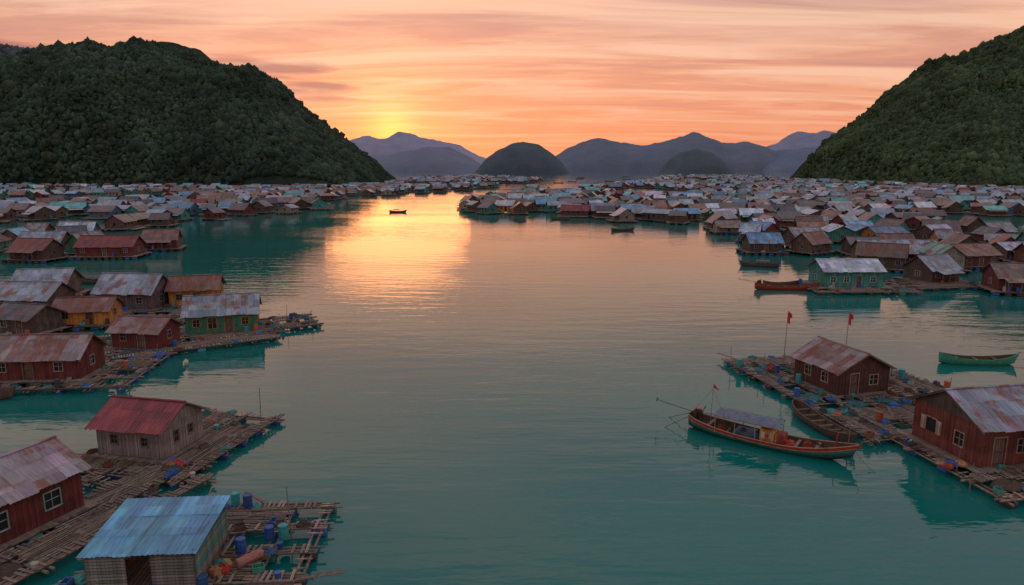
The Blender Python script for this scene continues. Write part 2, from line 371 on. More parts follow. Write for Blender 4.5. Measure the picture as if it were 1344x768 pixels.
# ------------------------------------------------------------ boats
def flagmesh(mb,x,y,z,w,h,col):
    n=8
    for i in range(n):
        a,b_=i/n,(i+1)/n
        f=lambda t:(x+w*t*.85,y+.08*math.sin(t*7)*t*1.5,)
        za,zb=-.25*a*a,-.25*b_*b_
        mb.face([(f(a)[0],f(a)[1],z+za-h*(1-a*.35)),(f(b_)[0],f(b_)[1],z+zb-h*(1-b_*.35)),(f(b_)[0],f(b_)[1],z+zb-h*.3*b_),(f(a)[0],f(a)[1],z+za-h*.3*a)],'cloth',col)
def boat(name,x,y,rot,L,B,cols,canopy=None,engine=True,hero=False,bow=1.0,z=0,rail=None):
    root=empty(name,x,y,z,rot); mh=MB(); mi=MB(); ns=22 if hero else 12; nk=7
    rail=rail or cols[-1]
    def sec(s):
        e=(2*s-1)
        bb=B/2*max(0.04,(1-abs(e)**2.6))**.75 if s>.5 else B/2*(max(0,1-abs(e)**3.2)**.6*.72+.28)*(1 if s>.02 else .9)
        sh=.66+ (bow*.95*max(0,e)**2.6 if e>0 else .55*abs(e)**2.2)
        kl=-.3+ (bow*.75*max(0,e)**4 if e>0 else .42*abs(e)**4)
        return bb,sh,kl
    def ring(s,inner=False):
        bb,sh,kl=sec(s); xx=-L/2+L*s; out=[]
        for k in range(nk):
            t=k/(nk-1); yy=bb*math.sin(t*math.pi/2)**.8 if t>0 else 0; zz=kl+(sh-kl)*(t**1.6)
            if inner: yy*=.93; zz=kl+.09+(sh-kl-.09)*(t**1.6); zz=max(zz,min(.05,sh-.05))
            out.append((xx+(.55*bow*max(0,2*s-1)**5*t),yy,zz))
        return out
    for i in range(ns):
        s0,s1=i/ns,(i+1)/ns; a,b_=ring(s0),ring(s1); ai,bi=ring(s0,True),ring(s1,True)
        for k in range(nk-1):
            c=cols[min(k,len(cols)-1)]
            for sg in (1,-1):
                q=lambda p:(p[0],p[1]*sg,p[2])
                mh.face([q(a[k]),q(b_[k]),q(b_[k+1]),q(a[k+1])],'hull',jit(c,.05))
                mi.face([q(ai[k]),q(bi[k]),q(bi[k+1]),q(ai[k+1])],'log',(.09,.06,.04))
        for sg in (1,-1):
            mh.cyl((a[-1][0],a[-1][1]*sg,a[-1][2]),(b_[-1][0],b_[-1][1]*sg,b_[-1][2]),.045,.045,5,'hull',rail)
            if hero: mh.cyl((a[-2][0],a[-2][1]*sg*1.01,a[-2][2]),(b_[-2][0],b_[-2][1]*sg*1.01,b_[-2][2]),.03,.03,4,'hull',rail)
    a=ring(0)
    mh.face([(p[0],p[1],p[2]) for p in a]+[(p[0],-p[1],p[2]) for p in a[::-1]],'hull',cols[min(2,len(cols)-1)])
    for s in ([.15,.28,.42,.56,.7,.82] if hero else [.25,.5,.75]):
        bb,sh,kl=sec(s); mi.box((-L/2+L*s,0,sh-.16),(.24,bb*1.84,.05),'wood',jit((.16,.11,.07),.3))
    bb,sh,kl=sec(1.0); tip=ring(1)[-1]
    mh.cyl((tip[0]-.05,0,tip[2]-.35),(tip[0]+.2,0,tip[2]+.28),.07,.05,6,'hull',cols[-1])
    mh.obj('hull',root,False); mi.obj('interior',root)
    if canopy:
        mc=MB(); c0,c1,hc,cc=canopy; x0,x1=-L/2+L*c0,-L/2+L*c1; n=8; m_=8
        w=B*.47
        for i in range(m_):
            xa,xb=x0+(x1-x0)*i/m_,x0+(x1-x0)*(i+1)/m_
            for k in range(n):
                ta,tb=-1+2*k/n,-1+2*(k+1)/n
                f=lambda t:hc-.28*t*t
                sag=lambda xx:-.04*math.sin((xx-x0)/(x1-x0)*math.pi*3)**2
                mc.face([(xa,w*ta,f(ta)+sag(xa)),(xb,w*ta,f(ta)+sag(xb)),(xb,w*tb,f(tb)+sag(xb)),(xa,w*tb,f(tb)+sag(xa))],'cloth',jit(cc,.08))
        for i in range(4):
            xx=x0+.1+(x1-x0-.2)*i/3
            for sg in (-1,1): mc.cyl((xx,sg*w*.96,.5),(xx,sg*w*.96,hc-.27),.03,.03,5,'log',(.3,.28,.25))
        for sg in (-1,1): mc.cyl((x0,sg*w*.98,hc-.29),(x1,sg*w*.98,hc-.29),.035,.035,5,'log',(.25,.1,.06))
        mc.obj('canopy',root)
    if engine:
        me=MB(); xx=-L/2+.7
        me.box((xx,0,1.35),(.75,.45,.45),'steel',(.06,.06,.065)); me.box((xx+.05,0,1.65),(.5,.3,.2),'steel',(.25,.05,.04))
        me.cyl((xx,0,.55),(xx,0,1.15),.1,.1,7,'steel',(.1,.1,.1))
        me.cyl((xx+.3,.2,1.4),(xx+.5,.5,1.95),.05,.05,6,'steel',(.15,.1,.08))
        me.cyl((xx-.3,0,1.35),(xx-3.6,-.3,1.9),.04,.03,6,'steel',(.12,.12,.12))
        me.cyl((xx+.3,0,1.45),(xx+1.5,0,1.5),.03,.03,5,'steel',(.12,.12,.12))
        for a in range(3):
            t=a*2.09; me.box((xx-3.6,-.3+.12*math.cos(t),1.9+.12*math.sin(t)),(.04,.14,.14),'steel',(.3,.25,.1),0)
        me.cyl((xx-.1,-.3,1.1),(xx-.1,-.3,1.5),.17,.17,9,'plastic',(.03,.03,.03))
        me.obj('longtail_engine',root)
    return root

# ================================================================ CAMERA
cam=bpy.data.cameras.new('camera'); co=bpy.data.objects.new('camera',cam); scene.collection.objects.link(co)
cam.lens=24; cam.sensor_width=36; cam.clip_end=30000; cam.clip_start=.5
co.location=(0,0,22); co.rotation_euler=(math.radians(79.5),0,0); scene.camera=co

# ================================================================ WATER
m,nt,b=newmat('sea_water')
tc=nt.nodes.new('ShaderNodeTexCoord')
def mapv(scale,rz=0):
    mp=nt.nodes.new('ShaderNodeMapping'); mp.inputs['Scale'].default_value=scale; mp.inputs['Rotation'].default_value=(0,0,rz)
    nt.links.new(tc.outputs['Object'],mp.inputs[0]); return mp.outputs[0]
w1=tex(nt,mapv((.11,.45,1),.08),1,2,.5)
w2=tex(nt,mapv((.6,2.0,1),-.12),1,2,.5)
calm=ramp(nt,tex(nt,mapv((.008,.03,1)),1,2,.5),[(.35,.35),(.65,1.3)])
hh=math_(nt,'ADD',math_(nt,'MULTIPLY',w1,.075),math_(nt,'MULTIPLY',w2,.018))
hh=math_(nt,'MULTIPLY',hh,calm)
bump(nt,b,hh,1.0,1.0)
depth=tex(nt,mapv((.012,.02,1)),1,2,.5)
c=ramp(nt,depth,[(.3,(.003,.105,.10)),(.7,(.005,.155,.145))])
nt.links.new(c,b.inputs['Base Color']); b.inputs['Roughness'].default_value=.035; b.inputs['IOR'].default_value=1.42
me=bpy.data.meshes.new('sea_water'); S=9000
me.from_pydata([(-S,-600,0),(S,-600,0),(S,15000,0),(-S,15000,0)],[],[(0,1,2,3)]); me.materials.append(m)
wo=bpy.data.objects.new('sea_water',me); scene.collection.objects.link(wo)

# ================================================================ HILLS
def interp(pr,x):
    if x<=pr[0][0]: return pr[0][1]
    for (a,za),(b_,zb) in zip(pr[:-1],pr[1:]):
        if x<=b_:
            t=(x-a)/(b_-a); return za+(zb-za)*t
    return pr[-1][1]
def mk_hillmat(name,c1,c2,ns,bd=2.0):
    m,nt,b=newmat(name); tc=nt.nodes.new('ShaderNodeTexCoord')
    n=tex(nt,tc.outputs['Object'],ns,6,.7)
    c=ramp(nt,n,[(.35,c1),(.65,c2)]); nt.links.new(c,b.inputs['Base Color']); b.inputs['Roughness'].default_value=.95
    b.inputs['Specular IOR Level'].default_value=.1
    bump(nt,b,n,bd); return m
def grid_obj(name,fx,x0,x1,y0,y1,nx,ny,mat):
    xs=np.linspace(x0,x1,nx); ys=np.linspace(y0,y1,ny); V=[];F=[]
    for yy in ys:
        for xx in xs: V.append((xx,yy,fx(xx,yy)))
    for j in range(ny-1):
        for i in range(nx-1):
            a=j*nx+i; F.append((a,a+1,a+nx+1,a+nx))
    me=bpy.data.meshes.new(name); me.from_pydata(V,[],F); me.materials.append(mat)
    me.polygons.foreach_set('use_smooth',[True]*len(F)); me.update()
    o=bpy.data.objects.new(name,me); scene.collection.objects.link(o); return o
PL=[(-1100,95),(-900,120),(-784,138),(-690,143),(-645,143),(-600,139),(-572,149),(-528,171),(-495,178),(-461,180),(-423,168),(-395,152),(-368,137),(-320,130),(-292,113),(-246,79),(-208,50),(-180,28),(-165,10),(-155,-6),(-100,-10)]
def hL(x,y):
    p=interp(PL,x); yr=900+30*math.sin(x*.011)
    d=(y-yr)/(225 if y<yr else 150)
    f=max(0,1-d*d)**.72
    n=noise.fractal(Vector((x*.010,y*.007,3.1)),1,2,5)
    z=p*f*(1+.13*n)+6*n*f-3*(f<=0)-1.5
    return z if f>0 else -4
PR=[(415,-12),(424,0),(434,16),(444,42),(466,63),(497,84),(537,115),(596,155),(668,186),(713,198),(820,212),(950,190),(1200,120)]
def hR(x,y):
    p=interp(PR,x); yr=1000+25*math.sin(x*.013)
    d=(y-yr)/(365 if y<yr else 110)
    f=max(0,1-d*d)**.75
    n=noise.fractal(Vector((x*.009,y*.008,9.1)),1,2,5)
    z=p*f*(1+.12*n)+6*n*f-1.5
    return z if f>0 else -4
PB=[(-1700,150),(-1300,225),(-1150,240),(-1043,250),(-980,238),(-920,200),(-840,150),(-760,60),(-700,-5)]
def hB(x,y):
    p=interp(PB,x); d=(y-1450)/230; f=max(0,1-d*d)**.7
    n=noise.fractal(Vector((x*.008,y*.008,5.1)),1,2,5)
    return p*f*(1+.08*n)-2 if f>0 else -4
hm=mk_hillmat('forest_floor',(.010,.024,.018),(.022,.042,.028),.08,3)
grid_obj('forested_hill',hL,-1100,-120,660,1070,170,90,hm)
grid_obj('forested_hill',hR,395,1200,620,1130,150,110,hm)
hb=mk_hillmat('haze_tinted_forest',(.04,.065,.085),(.06,.085,.10),.05,6)  # haze painted into the base colour as a bluish tint
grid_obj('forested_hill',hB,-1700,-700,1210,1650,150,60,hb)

# canopy of tree crowns
m,nt,b=newmat('tree_canopy'); tc=nt.nodes.new('ShaderNodeTexCoord')
n=tex(nt,tc.outputs['Object'],.7,2,.7)
n2=tex(nt,tc.outputs['Object'],.014,3,.65)
c=mixc(nt,1,colattr(nt),ramp(nt,n,[(.35,.6),(.65,1.4)]),'MULTIPLY')
c=mixc(nt,1,c,ramp(nt,n2,[(.35,.6),(.65,1.35)]),'MULTIPLY')
nt.links.new(c,b.inputs['Base Color']); b.inputs['Roughness'].default_value=.95; b.inputs['Specular IOR Level'].default_value=.1
CAN=m
import bmesh
bm=bmesh.new(); bmesh.ops.create_icosphere(bm,subdivisions=1,radius=1); bm.verts.ensure_lookup_table()
IV=np.array([v.co[:] for v in bm.verts]); IF=np.array([[v.index for v in f.verts] for f in bm.faces]); bm.free()
def forest(name,hf,x0,x1,y0,y1,n,seed,col1,col2,rmin=1.7,rmax=3.5,crest=None):
    rs=np.random.RandomState(seed); P=[]
    while len(P)<n:
        x=rs.uniform(x0,x1); y=rs.uniform(y0,y1); z=hf(x,y)
        if z<.3: continue
        P.append((x,y,z))
    P=np.array(P); r=rs.uniform(rmin,rmax,n)*(1+.8*(rs.rand(n)>.96))
    sc=np.stack([r,r*rs.uniform(.8,1.2,n),r*rs.uniform(.75,1.45,n)],1)
    ang=rs.uniform(0,6.28,n); ca,sa=np.cos(ang),np.sin(ang)
    nv=len(IV)
    V=IV[None]*(1+rs.uniform(-.36,.36,(n,nv,1)))*sc[:,None,:]
    X=V[...,0]*ca[:,None]-V[...,1]*sa[:,None]; Y=V[...,0]*sa[:,None]+V[...,1]*ca[:,None]
    V=np.stack([X,Y,V[...,2]],2)+P[:,None,:]; V[...,2]+=(r*.3)[:,None]
    F=(IF[None]+(np.arange(n)*nv)[:,None,None]).reshape(-1)
    nf=n*len(IF)
    me=bpy.data.meshes.new(name); me.vertices.add(n*nv); me.loops.add(nf*3); me.polygons.add(nf)
    me.vertices.foreach_set('co',V.reshape(-1).astype(np.float32)); me.loops.foreach_set('vertex_index',F.astype(np.int32))
    me.polygons.foreach_set('loop_start',np.arange(0,nf*3,3,dtype=np.int32)); me.update(calc_edges=True)
    ca_=me.color_attributes.new('Col','FLOAT_COLOR','POINT')
    t=rs.rand(n,1); C=np.array(col1)*(1-t)+np.array(col2)*t; C=C*rs.uniform(.7,1.3,(n,1))
    C=np.repeat(np.concatenate([C,np.ones((n,1))],1)[:,None,:],nv,1)
    C[...,:3]*=rs.uniform(.8,1.2,(n,nv,1))
    ca_.data.foreach_set('color',C.reshape(-1).astype(np.float32))
    me.materials.append(CAN); me.validate()
    o=bpy.data.objects.new(name,me); scene.collection.objects.link(o)
forest('hillside_forest',hL,-860,-150,672,920,32000,1,(.022,.050,.040),(.038,.066,.042))  # slight bluish haze mixed into the crown colours
forest('hillside_forest',hR,415,900,635,1045,30000,2,(.030,.062,.036),(.050,.084,.038))
forest('hillside_forest',hB,-1300,-760,1230,1470,4500,3,(.05,.08,.10),(.07,.095,.11),4,7)  # crown colours hold the same painted blue haze as this hill

# distant islands : (bearing ratio, elevation ratio) survey at distance Y
def island(Y,prof,c1,c2,seed,dep=300):
    pr=[(b_*Y,22+e*Y) for b_,e in prof]
    x0,x1=pr[0][0],pr[-1][0]; pr=[(x0-20,-5)]+pr+[(x1+20,-5)]
    def f(x,y):
        p=sum(interp(pr,x+k*(x1-x0)*.012) for k in (-2,-1,0,1,2))/5
        d=(y-Y)/dep; ff=max(0,1-d*d)**.6
        n=noise.fractal(Vector((x*.006,y*.006,seed)),1,2,6)
        return p*ff*(1+.15*n)-3 if ff>0 else -4
    mt=mk_hillmat('haze_tinted_island_slope',c1,c2,.014,9)  # aerial haze is painted into the slope colours, bluer and paler with distance
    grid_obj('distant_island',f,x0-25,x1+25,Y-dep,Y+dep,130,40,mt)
def be(px,py): return ((px-672)/896*.98,(218-py)/896*.985)
def prof(l): return [be(*p) for p in l]
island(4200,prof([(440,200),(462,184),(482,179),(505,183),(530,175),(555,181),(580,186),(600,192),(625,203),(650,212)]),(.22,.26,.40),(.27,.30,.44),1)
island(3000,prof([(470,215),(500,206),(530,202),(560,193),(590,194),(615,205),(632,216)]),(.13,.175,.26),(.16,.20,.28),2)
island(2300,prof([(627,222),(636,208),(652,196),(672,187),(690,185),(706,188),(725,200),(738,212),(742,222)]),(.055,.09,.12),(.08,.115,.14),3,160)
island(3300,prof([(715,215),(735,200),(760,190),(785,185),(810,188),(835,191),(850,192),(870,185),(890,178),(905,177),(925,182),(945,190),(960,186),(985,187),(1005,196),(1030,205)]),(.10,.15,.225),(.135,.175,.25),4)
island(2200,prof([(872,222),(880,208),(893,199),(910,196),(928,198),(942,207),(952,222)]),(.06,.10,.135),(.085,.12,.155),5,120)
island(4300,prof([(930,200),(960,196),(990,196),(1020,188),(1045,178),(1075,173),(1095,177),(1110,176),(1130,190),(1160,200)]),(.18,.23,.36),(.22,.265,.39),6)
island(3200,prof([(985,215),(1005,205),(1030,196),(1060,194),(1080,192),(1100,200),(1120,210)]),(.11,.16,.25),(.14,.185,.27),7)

# ================================================================ HERO HOUSES
W_=lambda u,w=.9,v0=.85,v1=1.75,k='w':(u,w,v0,v1,k)
D_=lambda u,w=.9,v1=1.95:(u,w,0,v1,'d')
house('weathered_plank_house',-27.9,50.0,-12,5.6,4.6,2.35,1.25,GREYW,R_MAR,{'F':[W_(1.5,.55,.9,1.6),W_(4.1,.5,.9,1.55)],'R':[W_(1.4,.5,.8,1.7),W_(3.0,.5,.9,1.6)],'B':[D_(2)]},wmat='wood',rmat='roof_clean',trim=(.13,.12,.11),deck=.55)
house('maroon_plank_house',-31.3,37.4,68,8.5,5.2,2.6,1.35,MAROON,(.26,.25,.30),{'F':[W_(3.5,.95,.8,1.8),W_(6.6,.95,.8,1.8),D_(1.3)],'R':[W_(2.4)]},rmat='roof_metal',trim=(.25,.5,.5),deck=.6)
house('maroon_plank_house',-48.6,68.9,4,9,5,2.3,1.7,MAROON,(.28,.27,.30),{'F':[W_(1.5,.8),D_(4),W_(7,.8)],'R':[W_(2.4,.8)]},rmat='roof_rusty',deck=.8)
house('maroon_plank_house',-44.4,80.6,-8,6,4.2,2.1,1.2,MAROON,(.24,.19,.20),{'F':[W_(1.5,.7),D_(3.8)],'R':[W_(2,.7)]},rmat='roof_rusty',deck=.5)
house('orange_plank_house',-59,93,8,7,4.6,2.0,1.3,ORANGE,R_RUST,{'F':[W_(1.5),D_(4.6)],'R':[W_(2)]},rmat='roof_rusty',deck=.6,det=1)
house('green_plank_house',-38.6,89.2,17,8.6,5.4,2.5,1.9,GREEN,R_GREY,{'F':[W_(1.3,.8),W_(3.2,1.0,.5,1.9),D_(5.2),W_(7.2,.8)],'R':[W_(1.5,.7),W_(3.5,.7)]},rmat='roof_metal',deck=1.0,trim=(.5,.22,.05))
house('grey_plank_house',-58.5,104,-6,9,5.4,2.6,2.3,(.10,.09,.10),R_GREY,{'F':[W_(2),D_(4.5),W_(7)],'R':[W_(2.4)]},deck=1,det=1,wmat='wood')
house('orange_plank_house',-50,106.5,12,7,5,2.6,1.6,ORANGE,R_RUST,{'F':[W_(1.5),D_(4)],'R':[W_(2.4)]},rmat='roof_rusty',deck=.7,det=1)
house('grey_plank_house',-71.5,100,-4,9,6,2.4,1.9,(.09,.07,.07),R_GREY,{'F':[W_(2),D_(4.5),W_(7)],'R':[W_(2.4)]},deck=1,det=1,wmat='wood')
house('brown_plank_house',-78,113,10,8,6,2.4,1.9,BROWN,R_GREY,{'F':[W_(2),D_(4.5)]},deck=1,det=1,wmat='wood')
house('brown_plank_house',-64,88,-14,6,5,2.1,1.3,DKW,R_DK,{'F':[W_(2),D_(4.5)]},deck=1,det=1,wmat='wood')
house('brown_plank_house',32.6,65.2,105,6.2,5.8,2.35,1.5,(.09,.035,.03),(.26,.24,.27),{'B':[W_(2,.8),W_(4.4,.8)],'L':[D_(1.7),W_(3.9,.9,.8,1.7)],'F':[W_(3)]},rmat='roof_rusty',deck=.6,trim=(.4,.35,.28))
house('red_brick_house',38.3,50.0,10,11,6.4,3.0,1.7,BRICK,R_GREY,{'L':[W_(1.7,1.0,.9,2.0,'s'),W_(4.4,.8,.9,1.9)],'F':[D_(1.6,1.0,2.1),W_(3.6,1,.9,1.9),W_(7,1,.9,1.9)]},rmat='roof_metal',deck=.9,trim=(.45,.38,.30),porch=(-1,-2.2,5.6,2.3),gcol=(.10,.085,.08))
house('teal_plank_house',61.0,123.5,0,10.5,6.5,2.9,1.6,TEAL,R_PALE,{'F':[W_(1.6),W_(4),D_(6.2),W_(8.7)],'L':[W_(3)]},rmat='roof_clean',deck=1.3,det=1,trim=(.4,.5,.5))

def shed():
    root=empty('bamboo_shed',-18.8,33.5,0,4)
    mr,mw,mp=MB(),MB(),MB(); L,W=5.2,4.6; z=.75
    slope(mr,-L/2-.3,L/2+.3,(-W/2-.35,3.0),(W/2+.35,3.45),'roof_clean',(.08,.30,.52),2,.25)
    mr.face([(-L/2-.3,-W/2-.3,2.95),(L/2+.3,-W/2-.3,2.95),(L/2+.3,W/2+.3,3.39),(-L/2-.3,W/2+.3,3.39)],'wood',DKW)
    for xx in (-L/2,-L/6,L/6,L/2):
        for yy in (-W/2,0,W/2):
            if yy==0 and abs(xx)<2: continue
            mw.cyl((xx,yy,-.4),(xx,yy,3.05+(yy+W/2)*.08),.07,.06,6,'log',jit(BAMB,.3))
    k=z
    while k<2.9:
        if R.random()<.93:
            c=jit(R.choice([(.05,.22,.2),(.05,.22,.2),(.2,.17,.14),(.14,.12,.1)]),.3)
            mw.slab((L/2+.06,-W/2,0),(0,1,0),(1,0,0),-.05,W+.05,0,.03,k,k+.13,'wood',c)
            mw.slab((-L/2-.06,W/2,0),(0,-1,0),(-1,0,0),-.05,W+.05,0,.03,k,k+.13,'wood',jit(c,.2))
            mw.slab((-L/2,W/2+.06,0),(1,0,0),(0,1,0),-.05,L+.05,0,.03,k,k+.13,'wood',jit(c,.2))
            mw.slab((-L/2,-W/2-.07,0),(1,0,0),(0,-1,0),-.05,1.9,0,.03,k,k+.13,'wood',jit((.16,.2,.2),.3))
            mw.slab((-L/2,-W/2-.07,0),(1,0,0),(0,-1,0),3.1,L+.05,0,.03,k,k+.13,'wood',jit((.16,.2,.2),.3))
        k+=.17
    u=-L/2
    while u<L/2: mp.box((u,0,z-.03),(.19,W+.4,.05),'wood',jit(BAMB,.4)); u+=.22
    mr.obj('roof',root); mw.obj('slat_walls',root); mp.obj('floor',root)
shed()

# ================================================================ RAFTS
raft('bamboo_raft',-17.3,35.2,3,11.5,10.5,5,4,.25,net=.1,clut=26)
raft('bamboo_raft',-26.4,51.3,77,12.0,9.2,5,3,.45,clut=18)
raft('bamboo_raft',-28.8,39.8,68,14,10,5,4,.3,clut=18)
raft('bamboo_raft',-48,70,6,17,12,6,4,.5,clut=26)
raft('bamboo_raft',-42,84,33,21,12,7,4,.45,clut=30)
raft('bamboo_raft',-32.8,92.5,30,10,7,4,3,.5,clut=14)
raft('bamboo_raft',-60,98,6,26,15,8,5,.4,clut=36)
raft('bamboo_raft',32.2,64,102,22.5,11.6,8,4,.5,net=.22,clut=60)
raft('bamboo_raft',40,62,102,14,5,5,2,.5,net=.22,clut=24)
raft('bamboo_raft',37.8,48.2,10,12.5,11,4,4,.5,clut=30)
raft('bamboo_raft',62,121,0,17,9,6,3,.5,clut=20)
raft('bamboo_raft',79,125,10,14,8,5,3,.5,clut=20)

def drum(x,y,z,col,axis='z',rz=0,r=.3,h=.9):
    mb=MB(); mb.drum((0,0,0),r,h,col,axis,rz); o=mb.obj('plastic_drum'); o.location=(x,y,z)
drum(-14.3,33.9,1.0,(.30,.14,.11),'x',.9,.27,1.5); drum(-15.2,35.0,1.12,D_BLUE); drum(-13.3,36.5,1.1,D_TEAL)
for (x,y) in [(38.6,67.5),(39.3,68.4),(38.2,68.9),(39.9,67.2)]: drum(x,y,1.12,jit(R.choice([D_BLUE,D_TEAL,(.45,.3,.05)]),.2))
def heapobj(name,x,y,z,rx,ry,h,col):
    mb=MB()
    for k in range(6):
        mb.heap(((R.random()-.5)*rx,(R.random()-.5)*ry,0),rx*.35,ry*.35,h*(.5+R.random()*.6),'cloth',jit(col if k%2 else R.choice([(.3,.05,.04),(.03,.2,.22),(.35,.2,.1)]),.3),R.random()*90)
    o=mb.obj(name); o.location=(x,y,z)
heapobj('fishing_net_pile',-15.7,33.4,.68,1.4,1.0,.55,(.35,.05,.03))
heapobj('fishing_net_pile',27.5,70.5,.68,1.6,1.4,.6,(.2,.06,.04))
heapobj('fishing_net_pile',29.0,57.0,.68,1.4,1.2,.5,(.05,.1,.12))
heapobj('blue_tarpaulin_heap',-24.2,46.5,.68,1.2,.8,.4,(.02,.12,.42))
heapobj('blue_tarpaulin_heap',31.8,46.3,.68,1.3,.9,.4,(.02,.12,.42))
def flagpole(x,y,z,h,col):
    root=empty('flag_pole',x,y,z); a,b_=MB(),MB()
    a.cyl((0,0,0),(.1,0,h),.05,.03,6,'log',(.25,.2,.16)); flagmesh(b_,.1,0,h-.05,.6,.8,col)
    b_.face([(.1,.02,h-.1),(.1,.02,h-1.3),(.42,.05,h-1.5),(.36,.04,h-.5)],'cloth',col)
    a.obj('pole',root); b_.obj('flag',root)
flagpole(29.4,71.3,.6,6.2,(.45,.03,.04)); flagpole(35.6,70.6,.6,6.2,(.45,.03,.04))
def pole(x,y,h,lean=.1):
    mb=MB(); mb.cyl((0,0,-1),(lean,0,h),.045,.03,6,'log',jit(BAMB,.3)); o=mb.obj('bamboo_pole'); o.location=(x,y,0)
for (x,y,h) in [(-13.2,37.6,3.4),(-22.8,45.0,2.6),(-22.3,57.5,2.8),(-37.5,64,2.6),(26,49.8,2.4),(24.2,72.5,2.6),(31.2,43.4,2.2),(-31.5,93,3),(-30,53,3)]: pole(x,y,h,R.uniform(-.3,.3))

# ================================================================ BOATS
hero=boat('longtail_boat',20.3,51.9,-36.5,12.6,2.5,[(.03,.03,.03),(.03,.03,.03),(.02,.07,.07),(.02,.13,.12),(.03,.19,.16),(.32,.035,.025)],canopy=(.20,.60,2.15,(.12,.17,.25)),hero=True,bow=1.0,rail=(.34,.22,.15))
mb=MB()
mb.box((.35,0,.95),(1.1,1.3,1.0),'paint',(.5,.30,.06)); mb.box((1.3,0,.85),(.7,1.1,.7),'paint',(.3,.05,.04))
mb.box((.35,-.67,.98),(.8,.03,.5),'paint',(.5,.5,.5)); mb.box((.35,-.69,.98),(.3,.03,.34),'paint',(.35,.04,.03))
mb.box((-1.5,0,.62),(1.6,1.5,.3),'paint',(.06,.12,.2)); 
for k in range(10): mb.heap((-3.5+k*.95+(R.random()-.5)*.4,(R.random()-.5)*.9,.45),.4,.32,.5,'cloth',jit(R.choice([(.02,.1,.3),(.3,.05,.03),(.25,.2,.15),(.05,.05,.05),(.05,.05,.05)]),.3),k*3.3)
mb.obj('cargo_boxes',hero)
mb=MB(); mb.cyl((-4.6,.4,.6),(-4.5,.4,4.0),.035,.025,5,'log',(.3,.25,.2)); flagmesh(mb,-4.5,.4,4.0,.5,.35,(.5,.03,.03))
mb.cyl((-4.5,.4,3.6),(-3.6,0,2.1),.012,.012,4,'log',(.1,.1,.1)); mb.cyl((-4.5,.4,3.6),(-6.2,0,1.2),.012,.012,4,'log',(.1,.1,.1))
mb.cyl((-6,-.6,1.2),(-8.2,-1.6,-.2),.03,.03,5,'log',(.15,.13,.1)); mb.cyl((-6,.6,1.2),(-9.0,1.0,-.2),.03,.03,5,'log',(.15,.13,.1))
mb.cyl((5.2,.2,1.0),(5.35,.2,2.2),.06,.05,6,'hull',(.35,.05,.03)); mb.obj('mast',hero)
mb=MB()
for i in range(9):
    a=Vector((6.4,.1,1.3)); b_=Vector((9.4,-1.2,-.1)); p=a.lerp(b_,i/9); q=a.lerp(b_,(i+1)/9)
    p.z-=.5*math.sin(i/9*3.14); q.z-=.5*math.sin((i+1)/9*3.14); mb.cyl(p,q,.02,.02,4,'log',(.2,.18,.15))
mb.obj('mooring_rope',hero)
boat('wooden_rowboat',26.3,55.0,-80,8.0,1.7,[(.04,.035,.03),(.06,.05,.045),(.07,.05,.04),(.09,.065,.05)],engine=False,hero=True,bow=.6)
boat('longtail_boat',49.5,121.5,-4,11,2.0,[(.03,.03,.03),(.03,.15,.13),(.3,.05,.03),(.3,.05,.03)],engine=True,bow=.8)
boat('longtail_boat',52.5,74.5,-5,8,1.8,[(.03,.03,.03),(.03,.18,.13),(.05,.3,.2),(.05,.3,.2)],engine=False,bow=.6)
boat('wooden_rowboat',50,125,6,7,1.4,[(.05,.04,.03),(.12,.07,.05)],engine=False,bow=.5)
for (x,y,r) in [(-52,62,10),(-78,128,8),(38,235,10),(20,285,160),(45,420,20),(15,470,0),(60,610,12),(95,760,170),(110,880,0),(140,1000,10),(60,900,5),(150,860,12),(190,1150,0),(115,1180,0),(-20,330,20),(-55,330,5),(55,150,160),(85,980,0),(130,1300,0),(230,1400,0)]:
    s=1 if y<500 else 1.6
    boat('wooden_rowboat',x,y,r,8*s,1.9*s,[(.04,.03,.03),(.08,.06,.05),jit(R.choice([(.2,.05,.04),(.03,.15,.15),(.1,.08,.07)]))],engine=False,bow=.6,canopy=(.25,.6,1.6,(.1,.12,.15)) if R.random()<.5 else None)

# ================================================================ VILLAGE
def inpoly(x,y,P):
    c=False;j=len(P)-1
    for i in range(len(P)):
        if (P[i][1]>y)!=(P[j][1]>y) and x<(P[j][0]-P[i][0])*(y-P[i][1])/(P[j][1]-P[i][1])+P[i][0]: c=not c
        j=i
    return c
PLV=[(-190,150),(-114,152),(-90,168),(-86,187),(-87,222),(-66,256),(-54,300),(-80,340),(-118,385),(-110,480),(-70,580),(10,800),(50,1100),(-60,1400),(-170,1300),(-165,1000),(-143,770),(-300,700),(-560,690)]
PRV=[(-30,350),(-12,303),(12,325),(38,275),(70,250),(62,200),(58,172),(76,164),(80,150),(76,132),(90,108),(140,108),(480,640),(440,760),(410,1000),(470,1200),(490,1480),(320,1450),(180,930),(104,735),(22,640),(-24,455)]
ROOFS=[R_GREY]*9+[R_BLUE]*5+[R_TEAL]*3+[R_MAR]*1+[R_RUST]*5+[R_PALE]*3+[R_DK]*7+[(.14,.12,.12)]*5
WALLS=[BROWN]*5+[DKW]*7+[GREYW]*3+[TEAL]*4+[GREEN]*2+[MAROON]*2+[ORANGE]+[BLUEW]*2+[(.3,.29,.27)]
WALLN=[BROWN]*4+[DKW]*5+[GREYW]*2+[TEAL]*4+[GREEN]*2+[MAROON]*3+[ORANGE]*1+[BLUEW]*2
